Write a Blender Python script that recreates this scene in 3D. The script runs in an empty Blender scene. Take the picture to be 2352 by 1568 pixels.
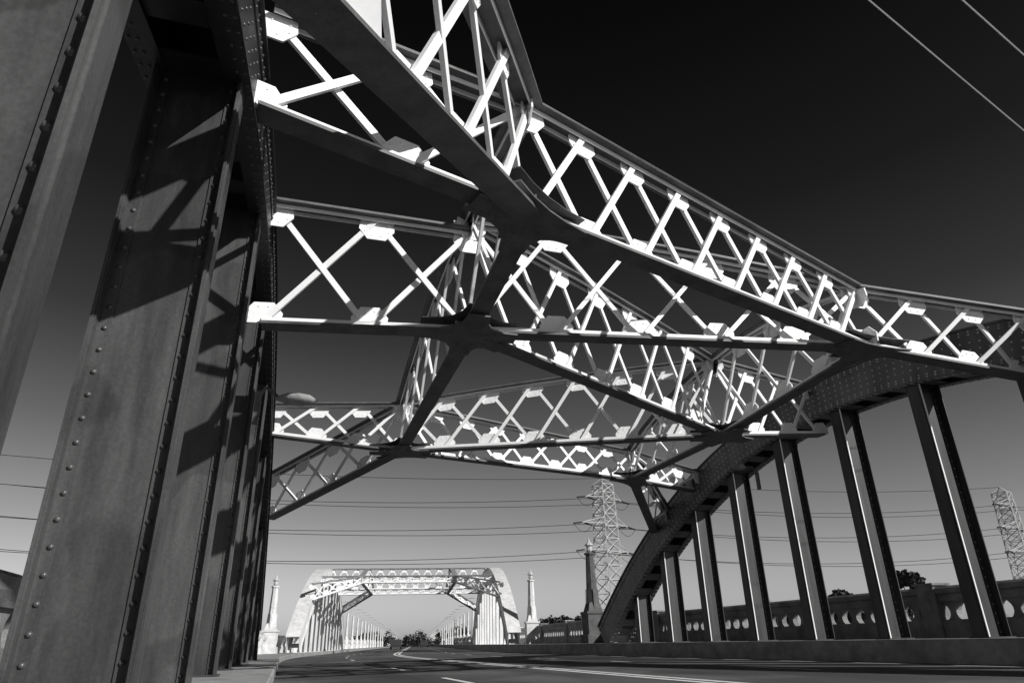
import bpy, math, random
from mathutils import Vector, Matrix
random.seed(4)
V=Vector
EYE=0.62
scene=bpy.context.scene

# ---------------- materials ----------------
def mat(name, base, var=0.25, scale=3.0, rough=0.6, stretch=(1,1,1), bump=0.1, spec=0.3, fine=40, patch=0):
    m=bpy.data.materials.new(name); m.use_nodes=True
    nt=m.node_tree; N=nt.nodes; L=nt.links
    b=N['Principled BSDF']; b.inputs['Roughness'].default_value=rough
    b.inputs['Specular IOR Level'].default_value=spec
    tc=N.new('ShaderNodeTexCoord'); mp=N.new('ShaderNodeMapping'); mp.inputs['Scale'].default_value=stretch
    L.new(tc.outputs['Object'],mp.inputs['Vector'])
    n1=N.new('ShaderNodeTexNoise'); n1.inputs['Scale'].default_value=scale; n1.inputs['Detail'].default_value=6; n1.inputs['Roughness'].default_value=0.65
    n2=N.new('ShaderNodeTexNoise'); n2.inputs['Scale'].default_value=fine; n2.inputs['Detail'].default_value=4
    L.new(mp.outputs[0],n1.inputs['Vector']); L.new(tc.outputs['Object'],n2.inputs['Vector'])
    r=N.new('ShaderNodeValToRGB'); e=r.color_ramp.elements
    lo=base*(1-var); hi=base*(1+var*0.35)
    e[0].position=0.32; e[0].color=(lo,lo,lo*1.01,1); e[1].position=0.62; e[1].color=(hi,hi,hi*1.0,1)
    L.new(n1.outputs['Fac'],r.inputs['Fac'])
    r2=N.new('ShaderNodeMapRange'); r2.inputs['From Min'].default_value=0.3; r2.inputs['From Max'].default_value=0.7
    r2.inputs['To Min'].default_value=1-var*0.5; r2.inputs['To Max'].default_value=1.0
    L.new(n2.outputs['Fac'],r2.inputs['Value'])
    mx=N.new('ShaderNodeVectorMath'); mx.operation='SCALE'
    L.new(r.outputs['Color'],mx.inputs[0]); L.new(r2.outputs[0],mx.inputs['Scale'])
    out=mx.outputs[0]
    if patch:
        # repainted patches / stains
        n3=N.new('ShaderNodeTexNoise'); n3.inputs['Scale'].default_value=patch; n3.inputs['Detail'].default_value=1.5
        L.new(tc.outputs['Object'],n3.inputs['Vector'])
        r3=N.new('ShaderNodeMapRange'); r3.inputs['From Min'].default_value=.5; r3.inputs['From Max'].default_value=.53; r3.inputs['To Min'].default_value=.78; r3.inputs['To Max'].default_value=1.1
        L.new(n3.outputs['Fac'],r3.inputs['Value'])
        m3=N.new('ShaderNodeVectorMath'); m3.operation='SCALE'; L.new(out,m3.inputs[0]); L.new(r3.outputs[0],m3.inputs['Scale']); out=m3.outputs[0]
    L.new(out,b.inputs['Base Color'])
    bp=N.new('ShaderNodeBump'); bp.inputs['Strength'].default_value=bump; bp.inputs['Distance'].default_value=0.02
    L.new(n2.outputs['Fac'],bp.inputs['Height']); L.new(bp.outputs[0],b.inputs['Normal'])
    return m
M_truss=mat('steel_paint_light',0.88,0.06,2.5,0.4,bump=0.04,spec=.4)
M_chord=mat('steel_paint_chord',0.12,0.4,2.5,0.5,bump=0.08)  # shade under the near chord plates put into a dark base
M_rib=mat('steel_paint_rib',0.14,0.45,2.0,0.5,(1,1,0.25),0.12)  # east rib: its shaded side put into a darker base colour
M_ribw=mat('steel_paint_rib_shaded',0.03,0.5,2.0,0.5,(1,1,0.25),0.12)  # west rib: shade put into a near-black base colour
M_post=mat('steel_paint_post',0.055,0.5,3.0,0.5,(2,2,0.16),0.12)  # east posts: shade on the webs put into the base colour
M_postw=mat('steel_paint_post_shaded_weathered',0.072,0.5,1.6,0.42,(2.5,2.5,0.3),0.08,.4,patch=.9)  # west posts: shade put into a dark base, plus random patches
M_riv=mat('rivet_paint',0.6,0.3,3,0.35,spec=.6)  # east rivets: sun glints put into a bright base colour
M_rivw=mat('rivet_paint_shaded',0.08,0.3,3,0.35,spec=.6)  # west rivets darkened along with the shade colour of their posts
M_ribf=mat('steel_paint_sunlit_span',0.74,0.25,2.0,0.5,(1,1,0.25),0.12)  # far span steel and chords paler than near: sunlight put into colour
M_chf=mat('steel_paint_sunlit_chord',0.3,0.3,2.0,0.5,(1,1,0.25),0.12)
M_conc=mat('concrete',0.34,0.4,2.0,0.85,bump=0.4)
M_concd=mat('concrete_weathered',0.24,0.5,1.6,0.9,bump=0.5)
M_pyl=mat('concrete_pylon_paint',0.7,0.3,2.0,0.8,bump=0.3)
M_pyld=mat('concrete_pylon_dark',0.12,0.5,2.0,0.8,bump=0.4)  # darker concrete tone for the nearer pylons
M_asph=mat('asphalt',0.11,0.5,0.5,0.7,(1,0.2,1),0.15,0.3,60,patch=.25)
M_line=mat('road_paint',0.8,0.3,5,0.6)
M_ground=mat('dirt_ground',0.08,0.4,0.02,0.95)
M_leaf=mat('foliage',0.08,0.5,1.2,0.7)
M_bark=mat('bark',0.1,0.3,3,0.9)
M_gal=mat('galvanised_steel',0.5,0.2,1,0.4)
M_wire=mat('wire',0.03,0.1,1,0.5)
M_wirel=mat('aluminium_wire',0.5,0.1,1,0.4)
M_car=mat('car_paint',0.05,0.1,1,0.25,spec=0.6)
M_dark=mat('dark_glass_rubber',0.02,0.1,1,0.3)

# ---------------- mesh builder ----------------
class MB:
    def __init__(s): s.v=[]; s.f=[]
    def add(s,vs,fs):
        o=len(s.v); s.v+= [tuple(p) for p in vs]; s.f+=[tuple(i+o for i in f) for f in fs]
    def beam(s,A,B,w,h,up=V((0,0,1)),off=(0,0)):
        A=V(A);B=V(B); d=(B-A).normalized(); side=d.cross(up)
        if side.length<1e-4: side=d.cross(V((0,1,0)))
        side.normalize(); u=side.cross(d).normalized()
        o=side*off[0]+u*off[1]
        vs=[]
        for P in (A,B):
            for a,b in((-1,-1),(1,-1),(1,1),(-1,1)): vs.append(P+o+side*a*w/2+u*b*h/2)
        s.add(vs,[(0,1,2,3),(7,6,5,4),(0,4,5,1),(1,5,6,2),(2,6,7,3),(3,7,4,0)])
    def box(s,lo,hi):
        x0,y0,z0=lo;x1,y1,z1=hi
        s.add([(x0,y0,z0),(x1,y0,z0),(x1,y1,z0),(x0,y1,z0),(x0,y0,z1),(x1,y0,z1),(x1,y1,z1),(x0,y1,z1)],
          [(3,2,1,0),(4,5,6,7),(0,1,5,4),(1,2,6,5),(2,3,7,6),(3,0,4,7)])
    def prism(s,pts,off):
        n=len(pts); off=V(off)
        vs=[V(p)-off/2 for p in pts]+[V(p)+off/2 for p in pts]
        s.add(vs,[tuple(range(n))[::-1],tuple(range(n,2*n))]+[(i,(i+1)%n,(i+1)%n+n,i+n) for i in range(n)])
    def tube(s,pts,r,seg=6,r2=None):
        pts=[V(p) for p in pts]; n=len(pts); vs=[]
        for i,p in enumerate(pts):
            d=(pts[min(i+1,n-1)]-pts[max(i-1,0)]).normalized()
            a=d.cross(V((0,0,1)))
            if a.length<1e-3:a=d.cross(V((0,1,0)))
            a.normalize(); b=a.cross(d)
            rr=r if r2 is None else r+(r2-r)*i/(n-1)
            for k in range(seg):
                t=2*math.pi*k/seg; vs.append(p+a*math.cos(t)*rr+b*math.sin(t)*rr)
        fs=[tuple(range(seg))[::-1],tuple(range((n-1)*seg,n*seg))]
        for i in range(n-1):
            for k in range(seg):
                a=i*seg+k;b=i*seg+(k+1)%seg
                fs.append((a,b,b+seg,a+seg))
        s.add(vs,fs)
    def lathe(s,c,prof,seg=8,rot=0):
        vs=[];c=V(c)
        for r,z in prof:
            for k in range(seg):
                t=2*math.pi*(k+rot)/seg; vs.append(c+V((r*math.cos(t),r*math.sin(t),z)))
        fs=[tuple(range(seg))[::-1],tuple(range((len(prof)-1)*seg,len(prof)*seg))]
        for i in range(len(prof)-1):
            for k in range(seg):
                a=i*seg+k;b=i*seg+(k+1)%seg
                fs.append((a,b,b+seg,a+seg))
        s.add(vs,fs)
    def rivet(s,p,n,r=0.02):
        p=V(p);n=V(n).normalized(); a=n.cross(V((0,0,1)))
        if a.length<1e-3:a=n.cross(V((1,0,0)))
        a.normalize();b=a.cross(n); vs=[]
        for rr,h in((1,0),(0.75,0.55)):
            for k in range(6):
                t=math.pi*k/3; vs.append(p+(a*math.cos(t)+b*math.sin(t))*r*rr+n*r*h)
        vs.append(p+n*r*0.85)
        fs=[(k,(k+1)%6,(k+1)%6+6,k+6) for k in range(6)]+[(6+k,6+(k+1)%6,12) for k in range(6)]
        s.add(vs,fs)
    def obj(s,name,m,parent=None,smooth=False):
        me=bpy.data.meshes.new(name); me.from_pydata(s.v,[],s.f); me.validate(); 
        import bmesh
        bm=bmesh.new(); bm.from_mesh(me); bmesh.ops.recalc_face_normals(bm,faces=bm.faces); bm.to_mesh(me); bm.free()
        me.materials.append(m)
        if smooth:
            for p in me.polygons: p.use_smooth=True
        o=bpy.data.objects.new(name,me); scene.collection.objects.link(o)
        if parent: o.parent=parent
        return o
def empty(name,loc=(0,0,0),rz=0):
    e=bpy.data.objects.new(name,None); scene.collection.objects.link(e); e.location=loc; e.rotation_euler=(0,0,rz); return e

# ---------------- road path ----------------
HEAD=math.radians(9.5); R=26/HEAD
def path(t,off,z):
    if t<33: c=V((7,t,0)); a=0
    elif t<59:
        a=(t-33)/R; c=V((7+R*(1-math.cos(a)),33+R*math.sin(a),0))
    else:
        a=HEAD; c=V((7+R*(1-math.cos(a)),33+R*math.sin(a),0))+V((math.sin(a),math.cos(a),0))*(t-59)
    return c+V((math.cos(a),-math.sin(a),0))*off+V((0,0,z))
def heading(t): return 0 if t<33 else min(HEAD,(t-33)/R)
def sweep(mb,prof,ts,closed=True):
    n=len(prof); vs=[path(t,o,z) for t in ts for (o,z) in prof]; fs=[]
    for i in range(len(ts)-1):
        for k in range(n if closed else n-1):
            a=i*n+k;b=i*n+(k+1)%n
            fs.append((a,b,b+n,a+n))
    if closed: fs+= [tuple(range(n)),tuple(range((len(ts)-1)*n,len(ts)*n))]
    mb.add(vs,fs)
TS=[-60,-20,0,15,33]+[33+i*2 for i in range(1,14)]+[80,120,200,300,450,650]
ROADW=7.15; SW=0.5; SWL=0.22; PO=10.5

g=MB(); g.add([(-3000,-3000,-12),(3000,-3000,-12),(3000,3000,-12),(-3000,3000,-12)],[(0,1,2,3)]); g.obj('ground',M_ground)
rd=MB(); sweep(rd,[(-ROADW,0),(ROADW,0)],TS,False); rd.obj('road',M_asph)
dk=MB(); sweep(dk,[(-10.9,-0.03),(-10.9,-1.1),(10.9,-1.1),(10.9,-0.03)],TS); dk.obj('viaduct_deck',M_conc)
sw=MB()
for sg,h in((-1,SWL),(1,SW)):
    sweep(sw,[(sg*ROADW,-0.02),(sg*ROADW,h-0.03),(sg*(ROADW+0.03),h),(sg*PO,h),(sg*PO,-0.02)],TS)
sw.obj('sidewalk',M_conc)
mk=MB()
def stripe(off,t0,t1,w=0.1):
    n=max(1,int((t1-t0)/3)); ts=[t0+(t1-t0)*i/n for i in range(n+1)]
    sweep(mk,[(off-w/2,0.006),(off+w/2,0.006)],ts,False)
stripe(-0.78,-20,400,0.18); stripe(-0.46,-20,400,0.18)
for off in(-3.9,3.2):
    t=-10
    while t<260:
        stripe(off,t,t+2.4,0.13); t+=7.5
stripe(6.4,-10,33,0.07)
mk.obj('lane_markings',M_line)

# ---------------- balustrade ----------------
def balustrade(name,side,t0,t1,material):
    mb=MB(); n=int((t1-t0)/3); ts=[t0+(t1-t0)*i/n for i in range(n+1)]
    o=side*PO; w=0.16; S=SW if side>0 else SWL; dz=S-SW
    zb=S+.46; zt=1.42+dz; H=zt-zb
    sweep(mb,[(o-w-.06,S-.02),(o-w-.06,zb-.06),(o-w,zb),(o+w,zb),(o+w,S-.02)],ts)
    sweep(mb,[(o-w,zt),(o-w,zt+.18),(o-w-.08,zt+.22),(o-w-.08,zt+.34),(o-w,zt+.4),(o+w,zt+.4),(o+w+.08,zt+.34),(o+w+.08,zt+.18),(o+w,zt)],ts)
    sp=0.62; t=t0
    k=0
    while t<t1-0.3:
        if k%13==0:
            for (wa,zz0,zz1) in ((.30,S-.01,1.86+dz),(.36,1.86+dz,1.92+dz)):
                P=[path(t-wa,o-wa*.9,0),path(t+wa,o-wa*.9,0),path(t+wa,o+wa*.9,0),path(t-wa,o+wa*.9,0)]
                mb.add([p+V((0,0,zz0)) for p in P]+[p+V((0,0,zz1)) for p in P],[(0,1,2,3),(4,5,6,7),(0,1,5,4),(1,2,6,5),(2,3,7,6),(3,0,4,7)])
        else:
            hw=[(0.2,0),(0.14,.12),(0.1,.3),(0.1,.5),(0.14,.68),(0.21,.84),(0.31,.98),(0.31,1.0)]
            pts=[(a,zb+h*H) for a,h in hw]+[(-a,zb+h*H) for a,h in hw[::-1]]
            c=path(t,o,0); d=(path(t+.1,o,0)-path(t-.1,o,0)).normalized(); nrm=V((d.y,-d.x,0))
            mb.prism([c+d*a+V((0,0,z)) for a,z in pts],nrm*0.2)
        t+=sp;k+=1
    return mb.obj(name,material)
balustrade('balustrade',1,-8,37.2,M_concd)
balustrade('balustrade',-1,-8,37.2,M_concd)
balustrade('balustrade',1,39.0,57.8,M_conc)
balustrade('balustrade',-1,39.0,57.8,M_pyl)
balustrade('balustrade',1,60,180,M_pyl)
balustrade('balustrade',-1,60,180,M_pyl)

# ---------------- arch span ----------------
HS=16.7; HH=6.2; SC=[16.0]
def A(s): return EYE+HH*(1-((s-SC[0])/HS)**2)
def nrm(s):
    m=-2*HH*(s-SC[0])/HS**2
    return V((0,-m,1)).normalized()
def Dp(s): return 1.0+.35*(abs(s-SC[0])/16)**1.5
def ribpos(s,lat,d,top=False):
    return V((lat,s,A(s)))+nrm(s)*(d*Dp(s) if d>.3 else d)
def ribplate(mb,l0,l1,d0,d1,ss=None):
    if ss is None: ss=[SC[0]-17.2+i*0.5 for i in range(70)]
    vs=[]
    for s in ss:
        for l,d in((l0,d0),(l1,d0),(l1,d1),(l0,d1)): vs.append(ribpos(s,l,d))
    fs=[(0,1,2,3),tuple(range((len(ss)-1)*4,len(ss)*4))]
    for i in range(len(ss)-1):
        for k in range(4):
            a=i*4+k;b=i*4+(k+1)%4; fs.append((a,b,b+4,a+4))
    mb.add(vs,fs)
def rib(parent,inner,outer,name,m,riv=None,step=0.24,rr=.02):
    sg=1 if outer>inner else -1
    mb=MB(); D=1.0
    ribplate(mb,inner,inner+sg*.03,0.03,D-.03)
    ribplate(mb,outer-sg*.03,outer,0.03,D-.03)
    ribplate(mb,inner-sg*.07,outer+sg*.07,D-.03,D+.01)
    ribplate(mb,inner-sg*.07,inner+sg*.2,0,.03)
    ribplate(mb,outer-sg*.2,outer+sg*.07,0,.03)
    ribplate(mb,inner-sg*.02,inner,0.05,0.2); ribplate(mb,inner-sg*.02,inner,D-.2,D-.05)
    s=SC[0]-16.8
    while s<SC[0]+17:
        ribplate(mb,inner+sg*.1,outer-sg*.1,0.035,0.06,[s,s+.4]); s+=0.95
    mb.obj(name,m,parent)
    if riv:
        rv=MB(); s=SC[0]-16.6; k=0
        while s<SC[0]+16.8:
            for d in(.09,.16,D-.16,D-.09): rv.rivet(ribpos(s,inner-sg*.02,d),(-sg,0,0),rr)
            for d in(.34,.5,.66): rv.rivet(ribpos(s,inner,d),(-sg,0,0),rr)
            for l in(inner-sg*.03,inner+sg*.05,outer+sg*.03,outer-sg*.05): rv.rivet(ribpos(s,l,0),-nrm(s),rr)
            s+=step;k+=1
        rv.obj(name+'_rivets',riv,parent,True)
def posts(parent,inner,outer,s0,name,m,base,riv=None,wd=.4,sp=2.85,rr=.02,edge=None):
    sg=1 if outer>inner else -1
    mb=MB(); rv=MB(); ed=MB()
    s=s0
    while s<SC[0]+16:
        top=A(s)+.12
        if top>base+.7:
            lo,hi=min(inner,outer),max(inner,outer)
            h=wd/2
            def bx(a,b,s1,s2,z1=base,z2=top,q=mb): q.box((min(a,b),s1,z1),(max(a,b),s2,z2))
            bx(inner,inner+sg*.025,s-h,s+h); bx(outer-sg*.025,outer,s-h,s+h)
            bx(inner+sg*.025,outer-sg*.025,s-.012,s+.012)
            for e,q in((inner+sg*.025,1),(outer-sg*.025,-1)):
                bx(e,e+sg*q*.11,s-.03,s-.0125); bx(e,e+sg*q*.11,s+.0125,s+.03)
                bx(e,e+sg*q*.014,s-.13,s-.03); bx(e,e+sg*q*.014,s+.03,s+.13)
            bx(inner-sg*.016,inner,s-h+.04,s+h-.04,base,top-.3)
            mb.box((lo-.06,s-h-.05,base),(hi+.06,s+h+.05,base+.03))
            if edge:  # added pale strips: sunlight on the flange edges put in as colour
                bx(inner-sg*.003,inner+sg*.03,s-h-.02,s-h-.001,base+.03,top-.1,ed)
            if riv:
                z=base+.12
                while z<top-.1:
                    for e,q in((inner+sg*.025,1),(outer-sg*.025,-1)):
                        rv.rivet((e+sg*q*.07,s-.03,z),(0,-1,0),rr)
                    z+=.2
        s+=sp
    mb.obj(name,m,parent)
    if riv: rv.obj(name+'_rivets',riv,parent,True)
    if edge: ed.obj(name+'_sunlit_edge_strips',edge,parent)

def lerp(a,b,t): return a+(b-a)*t
def truss(ch,wb,Ab,At,Bb,Bt,n,bulge=0.0,cw=.34,dw=.088):
    Ab,At,Bb,Bt=map(V,(Ab,At,Bb,Bt))
    e=(Bb-Ab).normalized(); up=V((0,0,1)); nr=e.cross(up).normalized(); u=nr.cross(e).normalized()
    pb=[lerp(Ab,Bb,i/n) for i in range(n+1)]
    pt=[lerp(At,Bt,i/n)+up*bulge*4*(i/n)*(1-i/n) for i in range(n+1)]
    ch.beam(Ab,Bb,cw,.05,up,(0,-.025))
    for sd in(-1,1): wb.beam(Ab,Bb,.02,.09,up,(sd*cw*.28,.047))
    for i in range(n):
        ch.beam(pt[i],pt[i+1],cw*1.35,.05,up,(0,.026))
        for sd in(-1,1): wb.beam(pt[i],pt[i+1],.02,.07,up,(sd*cw*.28,-.036))
    pw=(Bb-Ab).length/n
    for i in range(n):
        wb.beam(pb[i]+nr*.05,pt[i+1]+nr*.05,.055,dw,nr.cross((pt[i+1]-pb[i]).normalized()))
        wb.beam(pt[i]-nr*.05,pb[i+1]-nr*.05,.055,dw,nr.cross((pb[i+1]-pt[i]).normalized()))
    g=min(.42,pw*.3)
    for i in range(n+1):
        for P,sg,ee in((pb[i],1,e),(pt[i],-1,(pt[min(i+1,n)]-pt[max(i-1,0)]).normalized())):
            k=g
            pts=[(-k*.75,.02),(k*.75,.02),(k*.8,k*.5),(k*.4,k*1.0),(-k*.4,k*1.0),(-k*.8,k*.5)]
            wb.prism([P+ee*a+up*sg*b for a,b in pts],nr*.03)
            for a,b in((-.55,.3),(-.55,.6),(.55,.3),(.55,.6),(-.2,.8),(.2,.8),(0,.3)):
                for q in(-1,1): wb.rivet(P+ee*a*k+up*sg*b*k+nr*q*.015,nr*q,.017)
def node_plate(mb,c,dirs,r=.9,hw=.2,th=.03):
    c=V(c); an=sorted([math.atan2(d[1],d[0]) for d in dirs]); pts=[]
    for i,a in enumerate(an):
        d=V((math.cos(a),math.sin(a),0)); s=V((-d.y,d.x,0))
        pts.append(c+d*r-s*hw); pts.append(c+d*r+s*hw)
        b=an[(i+1)%len(an)]
        if i==len(an)-1: b+=2*math.pi
        gap=b-a
        if gap>.5:
            p0=c+d*r+s*hw; d2=V((math.cos(b),math.sin(b),0)); s2=V((-d2.y,d2.x,0)); p1=c+d2*r-s2*hw
            mid=c+V((math.cos((a+b)/2),math.sin((a+b)/2),0))*(hw*1.35 if gap<2.6 else hw)
            for t in(.25,.5,.75): pts.append(p0*(1-t)**2+mid*2*t*(1-t)+p1*t*t)
    mb.prism([p-V((0,0,.07)) for p in pts],(0,0,th))
    mb.prism([p+V((0,0,.15)) for p in pts],(0,0,.012))
    for i,a in enumerate(an):
        d=V((math.cos(a),math.sin(a),0)); s=V((-d.y,d.x,0))
        for rr in(.35,.47,.59,.7,.82):
            for q in(-.13,.13): mb.rivet(c+d*rr+s*q-V((0,0,.07+th/2)),(0,0,-1),.018)

# ---- near span
def E(l,s,h): return (l,s,h+EYE)
br=empty('steel_arch_bridge')
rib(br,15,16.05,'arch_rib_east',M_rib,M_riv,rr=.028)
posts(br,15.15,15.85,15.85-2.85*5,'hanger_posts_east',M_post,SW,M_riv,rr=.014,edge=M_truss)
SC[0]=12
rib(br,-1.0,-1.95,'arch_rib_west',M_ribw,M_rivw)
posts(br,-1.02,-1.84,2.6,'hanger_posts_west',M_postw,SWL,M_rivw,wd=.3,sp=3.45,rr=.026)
SC[0]=16.0
ch=MB();wb=MB()
N=[(E(2.71,7.67,5.56),E(2.71,7.67,7.52)),(E(2.71,11.3,5.34),E(2.71,11.3,7.8)),(E(2.71,19.9,5.28),E(2.71,19.9,6.7))]
Rn=[(E(11.29,10.5,5.61),E(11.29,10.5,7.0)),(E(11.29,16.1,5.25),E(11.29,16.1,7.5)),(E(11.29,21.8,5.23),E(11.29,21.8,6.2))]
L1=(E(-.96,6.8,5.82),E(-.96,6.8,7.4)); L2=(E(-.96,11.5,5.17),E(-.96,11.0,7.3)); L3=(E(-.96,20.5,5.7),E(-.96,20.5,6.6)); LK=(E(-.96,26,4.2),E(-.96,24.5,5.4)); LK0=(E(-.96,2.86,4.0),E(-.96,1.2,5.05))
R1r=(E(15,10.05,5.13),E(15,9.6,6.4)); R2r=(E(15,16.4,5.6),E(15,16.6,7.2)); R3r=(E(15,23.9,5.4),E(15,23.4,6.0)); RK=(E(15,27.4,4.3),E(15,26.2,5.0))
def T(a,b,n,bul=0,**k): truss(ch,wb,a[0],a[1],b[0],b[1],n,bul,**k)
T(N[0],Rn[0],8,dw=.105); T(N[1],Rn[0],5,.1); T(N[1],Rn[1],7,.1); T(N[2],Rn[1],7,.1); T(N[2],Rn[2],8)
T(N[0],N[1],2,.1); T(N[1],N[2],5,.35); T(Rn[0],Rn[1],4,.25); T(Rn[1],Rn[2],4,.2)
T(L1,N[0],2,dw=.11); T(L2,(N[1][0],E(2.71,11.3,7.5)),2,dw=.105); T(L3,N[2],3); T(LK,N[2],4); T(LK0,N[0],5,.2,cw=.42,dw=.11)
T(Rn[0],R1r,3); T(Rn[1],R2r,3); T(Rn[2],R3r,3); T(Rn[2],RK,4)
# solid plate added on the near knee to shade the west posts
kb=[lerp(V(LK0[0]),V(N[0][0]),f) for f in(0,.2,.34)]; kt=[lerp(V(LK0[1]),V(N[0][1]),f) for f in(0,.2,.26)]
hp=MB(); e_=(V(N[0][0])-V(LK0[0])).normalized(); nn=e_.cross(V((0,0,1))).normalized()
hv=[p-nn*.012 for p in kb+kt[::-1]]+[p+nn*.012 for p in kb+kt[::-1]]
hp.add(hv,[(0,1,4,5),(1,2,3,4),(6,7,10,11),(7,8,9,10),(0,1,7,6),(1,2,8,7),(2,3,9,8),(3,4,10,9),(4,5,11,10),(5,0,6,11)])
hp.obj('added_shade_plate',M_truss,br)
def conn(c,others): node_plate(ch,c[0],[(V(o[0])-V(c[0])).xy.normalized() for o in others])
conn(N[0],[Rn[0],N[1],L1,LK0]); conn(N[1],[Rn[0],Rn[1],N[0],N[2],L2]); conn(N[2],[Rn[1],Rn[2],N[1],L3,LK])
conn(Rn[0],[N[0],N[1],Rn[1],R1r]); conn(Rn[1],[N[1],N[2],Rn[0],Rn[2],R2r]); conn(Rn[2],[N[2],Rn[1],R3r,RK])
ch.obj('bracing_chords',M_chord,br); wb.obj('bracing_lattice',M_truss,br)

# ---- far span
c0=path(59,0,0); off=Matrix.Rotation(-HEAD,3,'Z')@V((7,0,0))
fb=empty('steel_arch_bridge',c0-off,-HEAD)
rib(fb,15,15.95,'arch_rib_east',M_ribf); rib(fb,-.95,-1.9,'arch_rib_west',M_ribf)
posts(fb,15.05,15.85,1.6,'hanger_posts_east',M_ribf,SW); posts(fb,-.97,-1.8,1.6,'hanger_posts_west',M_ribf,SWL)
ch=MB();wb=MB()
def topz(s): return A(s)+1.0
def nd(l,s,hb=5.3): return (V((l,s,hb+EYE)),V((l,s,topz(s)+.1)))
st=[8,16,24]
Ns=[nd(2.71,s) for s in st]; Rs=[nd(11.29,s) for s in st]
for i in range(3):
    T(Ns[i],Rs[i],7); T(nd(-.96,st[i]),Ns[i],3); T(Rs[i],nd(15,st[i]),3)
    if i<2: T(Ns[i],Ns[i+1],5,.1); T(Rs[i],Rs[i+1],5,.1)
for n_,l in((Ns,-.96),(Rs,15)):
    T(n_[0],(E(l,3,3.6),E(l,2.2,4.8)),4); T(n_[2],(E(l,29,3.6),E(l,29.8,4.3)),4)
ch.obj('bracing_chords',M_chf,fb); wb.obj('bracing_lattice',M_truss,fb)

# ---------------- pylons ----------------
def pylon(t,off,m=M_pyl):
    z0=0 if off>0 else SWL-SW
    p=path(t,off,z0); e=empty('concrete_pylon',p,-heading(t)); mb=MB()
    mb.box((-.6,-.6,-.5),(.6,.6,.95)); mb.box((-.5,-.5,.95),(.5,.5,2.0)); mb.box((-.56,-.56,2.0),(.56,.56,2.12))
    mb.lathe((0,0,0),[(.6,2.12),(.45,2.5),(.42,2.6)],4,.5)
    mb.lathe((0,0,0),[(.33,2.6),(.23,5.15),(.31,5.18),(.31,5.28),(.2,5.32)],8,.5)
    for a in range(4):
        t_=a*math.pi/2; d=V((math.cos(t_),math.sin(t_),0)); s=V((-d.y,d.x,0))
        mb.beam(d*.32+V((0,0,2.15)),d*.27+V((0,0,3.3)),.13,.16,d)
    mb.obj('shaft',m,e)
    l=MB(); l.lathe((0,0,0),[(.1,5.32),(.18,5.42),(.16,5.66),(.27,5.7),(.24,5.76),(.08,5.9),(.04,6.05),(.01,6.15)],8)
    l.obj('lantern',M_gal,e)
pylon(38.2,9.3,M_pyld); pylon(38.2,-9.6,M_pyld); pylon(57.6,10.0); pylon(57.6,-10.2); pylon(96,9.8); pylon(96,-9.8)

# ---------------- street lamps ----------------
def lamp(t,side):
    p=path(t,side*10.2,SW if side>0 else SWL); e=empty('street_lamp',p,-heading(t)); mb=MB()
    mb.lathe((0,0,0),[(.34,0),(.34,1.5),(.24,1.6),(.2,1.8),(.14,5.2),(.16,5.3),(.05,5.4)],8)
    mb.obj('post',M_pyl,e)
    a=MB(); s=-side
    a.tube([(0,0,5.1),(s*.3,0,5.5),(s*.9,0,5.8),(s*1.7,0,5.9)],.05,6)
    a.obj('arm',M_gal,e)
    h=MB()
    h.tube([(s*1.6,0,5.9),(s*1.75,0,5.89),(s*2.1,0,5.87),(s*2.35,0,5.86)],.13,8,.06); h.obj('head',M_gal,e)
t=99
while t<460:
    lamp(t,-1); lamp(t,1); t+=11 if t<200 else 16
def cobra(base,head):
    e=empty('street_lamp',base); b=V(base);h=V(head)-b
    a=MB(); a.tube([(0,0,-.5),(0,0,-.1),h*.3+V((0,0,.12)),h*.7+V((0,0,.08)),h],.035,8)
    a.box((-.05,-.05,-.6),(.05,.05,-.0)); a.obj('arm',M_chord,e)
    d=V((h.x,h.y,-.04)).normalized(); m=MB(); pr=[(.05,-.05),(.1,.05),(.17,.2),(.18,.4),(.14,.6),(.04,.72)]
    sd=d.cross(V((0,0,1))).normalized(); up=sd.cross(d); vs=[];n=12
    for r,x in pr:
        for k in range(n):
            q=2*math.pi*k/n; vs.append(h+d*x+sd*r*math.cos(q)+up*r*.6*math.sin(q))
    fs=[tuple(range(n)),tuple(range((len(pr)-1)*n,len(pr)*n))]
    for i in range(len(pr)-1):
        for k in range(n):
            a_=i*n+k;b_=i*n+(k+1)%n; fs.append((a_,b_,b_+n,a_+n))
    m.add(vs,fs); m.obj('head',M_conc,e,True)
cobra(E(-.9,12.3,4.2),E(-.55,12.15,4.05)); cobra(E(15.1,19.9,5.25),E(14.4,19.6,5.3))

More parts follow.
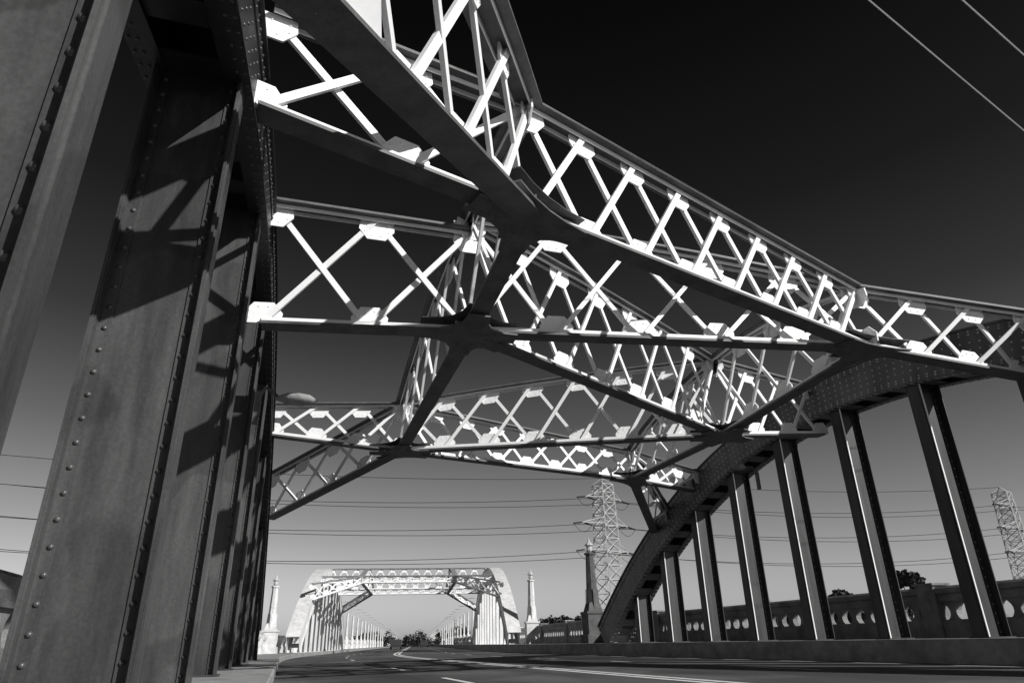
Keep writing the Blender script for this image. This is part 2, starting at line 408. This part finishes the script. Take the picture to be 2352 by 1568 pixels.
# ---------------- transmission towers ----------------
ZG=-12
CT,ST=math.cos(math.radians(17.5)),math.sin(math.radians(17.5))
def cam2w(X,Z): return (X*CT+Z*ST,Z*CT-X*ST)
def tower(x,y,H,w0,w1,rz,arms):
    e=empty('transmission_tower',(x,y,ZG),rz); mb=MB(); n=16
    def half(z): return lerp(w0,w1,min(1,z/H))/2
    zs=[H*(1-(1-i/n)**1.15) for i in range(n+1)]
    for i in range(n):
        a,b=half(zs[i]),half(zs[i+1])
        C0=[V((sx*a,sy*a,zs[i])) for sx,sy in((-1,-1),(1,-1),(1,1),(-1,1))]; C1=[V((sx*b,sy*b,zs[i+1])) for sx,sy in((-1,-1),(1,-1),(1,1),(-1,1))]
        for k in range(4):
            mb.beam(C0[k],C1[k],.24,.24); k2=(k+1)%4
            mb.beam(C0[k],C1[k2],.13,.13); mb.beam(C0[k2],C1[k],.13,.13); mb.beam(C1[k],C1[k2],.12,.12)
    h=half(H)
    for sx,sy in((-1,-1),(1,-1),(1,1),(-1,1)): mb.beam((sx*h,sy*h,H),(0,0,H+1.5),.16,.16)
    ins=MB()
    for az,al in arms:
        for s in(-1,1):
            tip=V((s*al,0,az))
            for sy in(-1,1):
                mb.beam((s*half(az),sy*half(az),az),tip,.14,.14); mb.beam((s*half(az+1.3),sy*half(az+1.3),az+1.3),tip,.11,.11)
            for dx in(-1,1):
                ins.tube([tip+V((dx*.4,0,-.1)),tip+V((dx*2.6,0,-.45))],.16,6)
            ins.tube([tip+V((dx*2.6,0,-.45-1.6*(1-dx*dx))) for dx in(-1,-.6,-.2,.2,.6,1)],.05,4)
    mb.obj('lattice',M_gal,e); ins.obj('insulators',M_dark,e)
arms=[(30.0,6.2),(35.5,6.6),(41,5.2)]
T1=cam2w(19.3,150); T2=(166,126); T0=(-61,140); T3=(330,108)
for q in(T1,T2,T0): tower(q[0],q[1],44,5.4,3.2,math.radians(20),arms)
pw=MB()
def wire(a,b,sag,r=.055,n=24,q=None):
    a=V(a);b=V(b)
    (q or pw).tube([a.lerp(b,i/n)-V((0,0,sag*4*(i/n)*(1-i/n))) for i in range(n+1)],r,4)
c35,s35=math.cos(math.radians(20)),math.sin(math.radians(20))
for az,al in arms:
    for s in(-1,1):
        for A_,B_ in((T0,T1),(T1,T2),(T2,T3)):
            wire((A_[0]+s*al*c35,A_[1]+s*al*s35,az+ZG-.45),(B_[0]+s*al*c35,B_[1]+s*al*s35,az+ZG-.45),2.5)
wire((T0[0],T0[1],33.5),(T1[0],T1[1],33.5),2); wire((T1[0],T1[1],33.5),(T2[0],T2[1],33.5),2)
pw.obj('power_lines',M_wire)
ow=MB()
wire((8.7-5.3*6,6.06-1.58*6,11.2),(8.7+5.3*5,6.06+1.58*5,10.2),.3,.014,24,ow)
wire((10.2-1.92*14,5.6-.53*14,11.2),(10.2+1.92*12,5.6+.53*12,10.2),.3,.014,24,ow)
ow.obj('overhead_wires',M_wirel)

# ---------------- trees ----------------
def tree(mb,tk,x,y,top,r):
    base=V((x,y,ZG)); tk.tube([base,base+V((.3,0,(top-ZG)*.5)),base+V((0,.3,(top-ZG)*.8))],.35,6,.12)
    for k in range(9):
        c=V((x+random.gauss(0,r*.5),y+random.gauss(0,r*.5),top-r*.9+random.uniform(-r*.8,r*.6)))
        tk.tube([base+V((0,0,(top-ZG)*.6)),c],.12,5,.04)
        q=r*random.uniform(.3,.55)
        for j in range(110):
            d=V((random.gauss(0,1),random.gauss(0,1),random.gauss(0,.8))).normalized()*q*random.uniform(.4,1.1)
            p=c+d; a=V((random.gauss(0,1),random.gauss(0,1),random.gauss(0,1))).normalized(); b=a.cross(V((random.random(),random.random(),1))).normalized(); s=.28
            mb.add([p-a*s-b*s*.6,p+a*s-b*s*.6,p+a*s*.7+b*s,p-a*s*.6+b*s*.8],[(0,1,2,3)])
lf=MB();tk=MB()
def trow(u0,u1,Z,n,h0,h1,r):
    for i in range(n):
        u=random.uniform(u0,u1); z=Z*random.uniform(.92,1.1); x,y=cam2w(u*z,z); tree(lf,tk,x,y,random.uniform(h0,h1),r*random.uniform(.8,1.2))
trow(.025,.085,150,5,4,6.5,2.6); trow(.53,.56,95,2,6.6,7.6,2.2); trow(.38,.46,110,6,5.4,6.8,2.0); trow(.30,.36,120,4,4.6,5.8,1.8)
trow(-.22,-.06,260,16,3,6.5,4); trow(.7,.8,95,4,5,6,2)
e=empty('distant_trees'); lf.obj('foliage',M_leaf,e); tk.obj('trunks',M_bark,e)

# ---------------- car ----------------
def car(t,off):
    e=empty('car',path(t,off,0),-heading(t)); b=MB()
    pr=[(-2.1,.35),(-2.15,.75),(-2.0,.95),(-1.5,1.0),(-1.0,1.42),(.3,1.45),(1.0,1.02),(1.95,.85),(2.1,.6),(2.1,.35)]
    b.prism([V((0,y,z)) for y,z in pr],(1.7,0,0)); b.obj('body',M_car,e)
    w=MB()
    for y in(-1.3,1.3):
        for x in(-.78,.78): w.tube([(x-.1,y,.32),(x+.1,y,.32)],.32,14)
    w.prism([V((0,y,z)) for y,z in[(-1.35,1.03),(-.97,1.36),(.27,1.39),(.85,1.05)]],(1.72,0,0)); w.obj('wheels_and_glass',M_dark,e)
car(120,-2.2); car(175,3)

# ---------------- light / world ----------------
AZ=math.radians(36); EL=math.radians(30)
ts_=V((math.cos(EL)*math.sin(AZ),-math.cos(EL)*math.cos(AZ),math.sin(EL)))
sl=bpy.data.lights.new('sun','SUN'); sl.energy=5; sl.angle=math.radians(.5); sl.color=(1,.99,.98)
so=bpy.data.objects.new('sun',sl); scene.collection.objects.link(so); so.rotation_euler=ts_.to_track_quat('Z','Y').to_euler()
w=bpy.data.worlds.new('World'); scene.world=w; w.use_nodes=True; nt=w.node_tree; n=nt.nodes; L=nt.links
bg=n['Background']; sky=n.new('ShaderNodeTexSky'); sky.sky_type='NISHITA'; sky.sun_disc=False; sky.sun_elevation=EL; sky.sun_rotation=math.atan2(ts_.x,ts_.y)
bw=n.new('ShaderNodeRGBToBW'); L.new(sky.outputs[0],bw.inputs[0])
tc=n.new('ShaderNodeTexCoord'); sp=n.new('ShaderNodeSeparateXYZ'); L.new(tc.outputs['Generated'],sp.inputs[0])
rp=n.new('ShaderNodeValToRGB'); el=rp.color_ramp.elements
el[0].position=0;el[0].color=(1,)*3+(1,); el[1].position=1; el[1].color=(.015,)*3+(1,)
for p,c in((.08,.85),(.155,.62),(.27,.36),(.4,.16),(.55,.07),(.75,.025)):
    q=el.new(p); q.color=(c,c,c,1)
L.new(sp.outputs[2],rp.inputs[0])
mm=n.new('ShaderNodeMath'); mm.operation='MULTIPLY'; L.new(bw.outputs[0],mm.inputs[0]); L.new(rp.outputs[0],mm.inputs[1])
L.new(mm.outputs[0],bg.inputs[0]); bg.inputs[1].default_value=.1

# ---------------- camera ----------------
cd=bpy.data.cameras.new('cam'); cam=bpy.data.objects.new('cam',cd); scene.collection.objects.link(cam); scene.camera=cam
cd.lens=23.85; cd.sensor_width=36; cd.clip_start=.05; cd.clip_end=9000
yaw=math.radians(17.5); P=math.radians(23.9); ro=math.radians(1.24)
f=V((math.sin(yaw)*math.cos(P),math.cos(yaw)*math.cos(P),math.sin(P))); r=V((math.cos(yaw),-math.sin(yaw),0)); u=r.cross(f)
r2=r*math.cos(ro)-u*math.sin(ro); u2=u*math.cos(ro)+r*math.sin(ro)
m=Matrix((r2,u2,-f)).transposed().to_4x4(); m.translation=V((0,0,EYE)); cam.matrix_world=m
scene.view_settings.view_transform='Standard'; scene.view_settings.look='None'; scene.view_settings.exposure=0
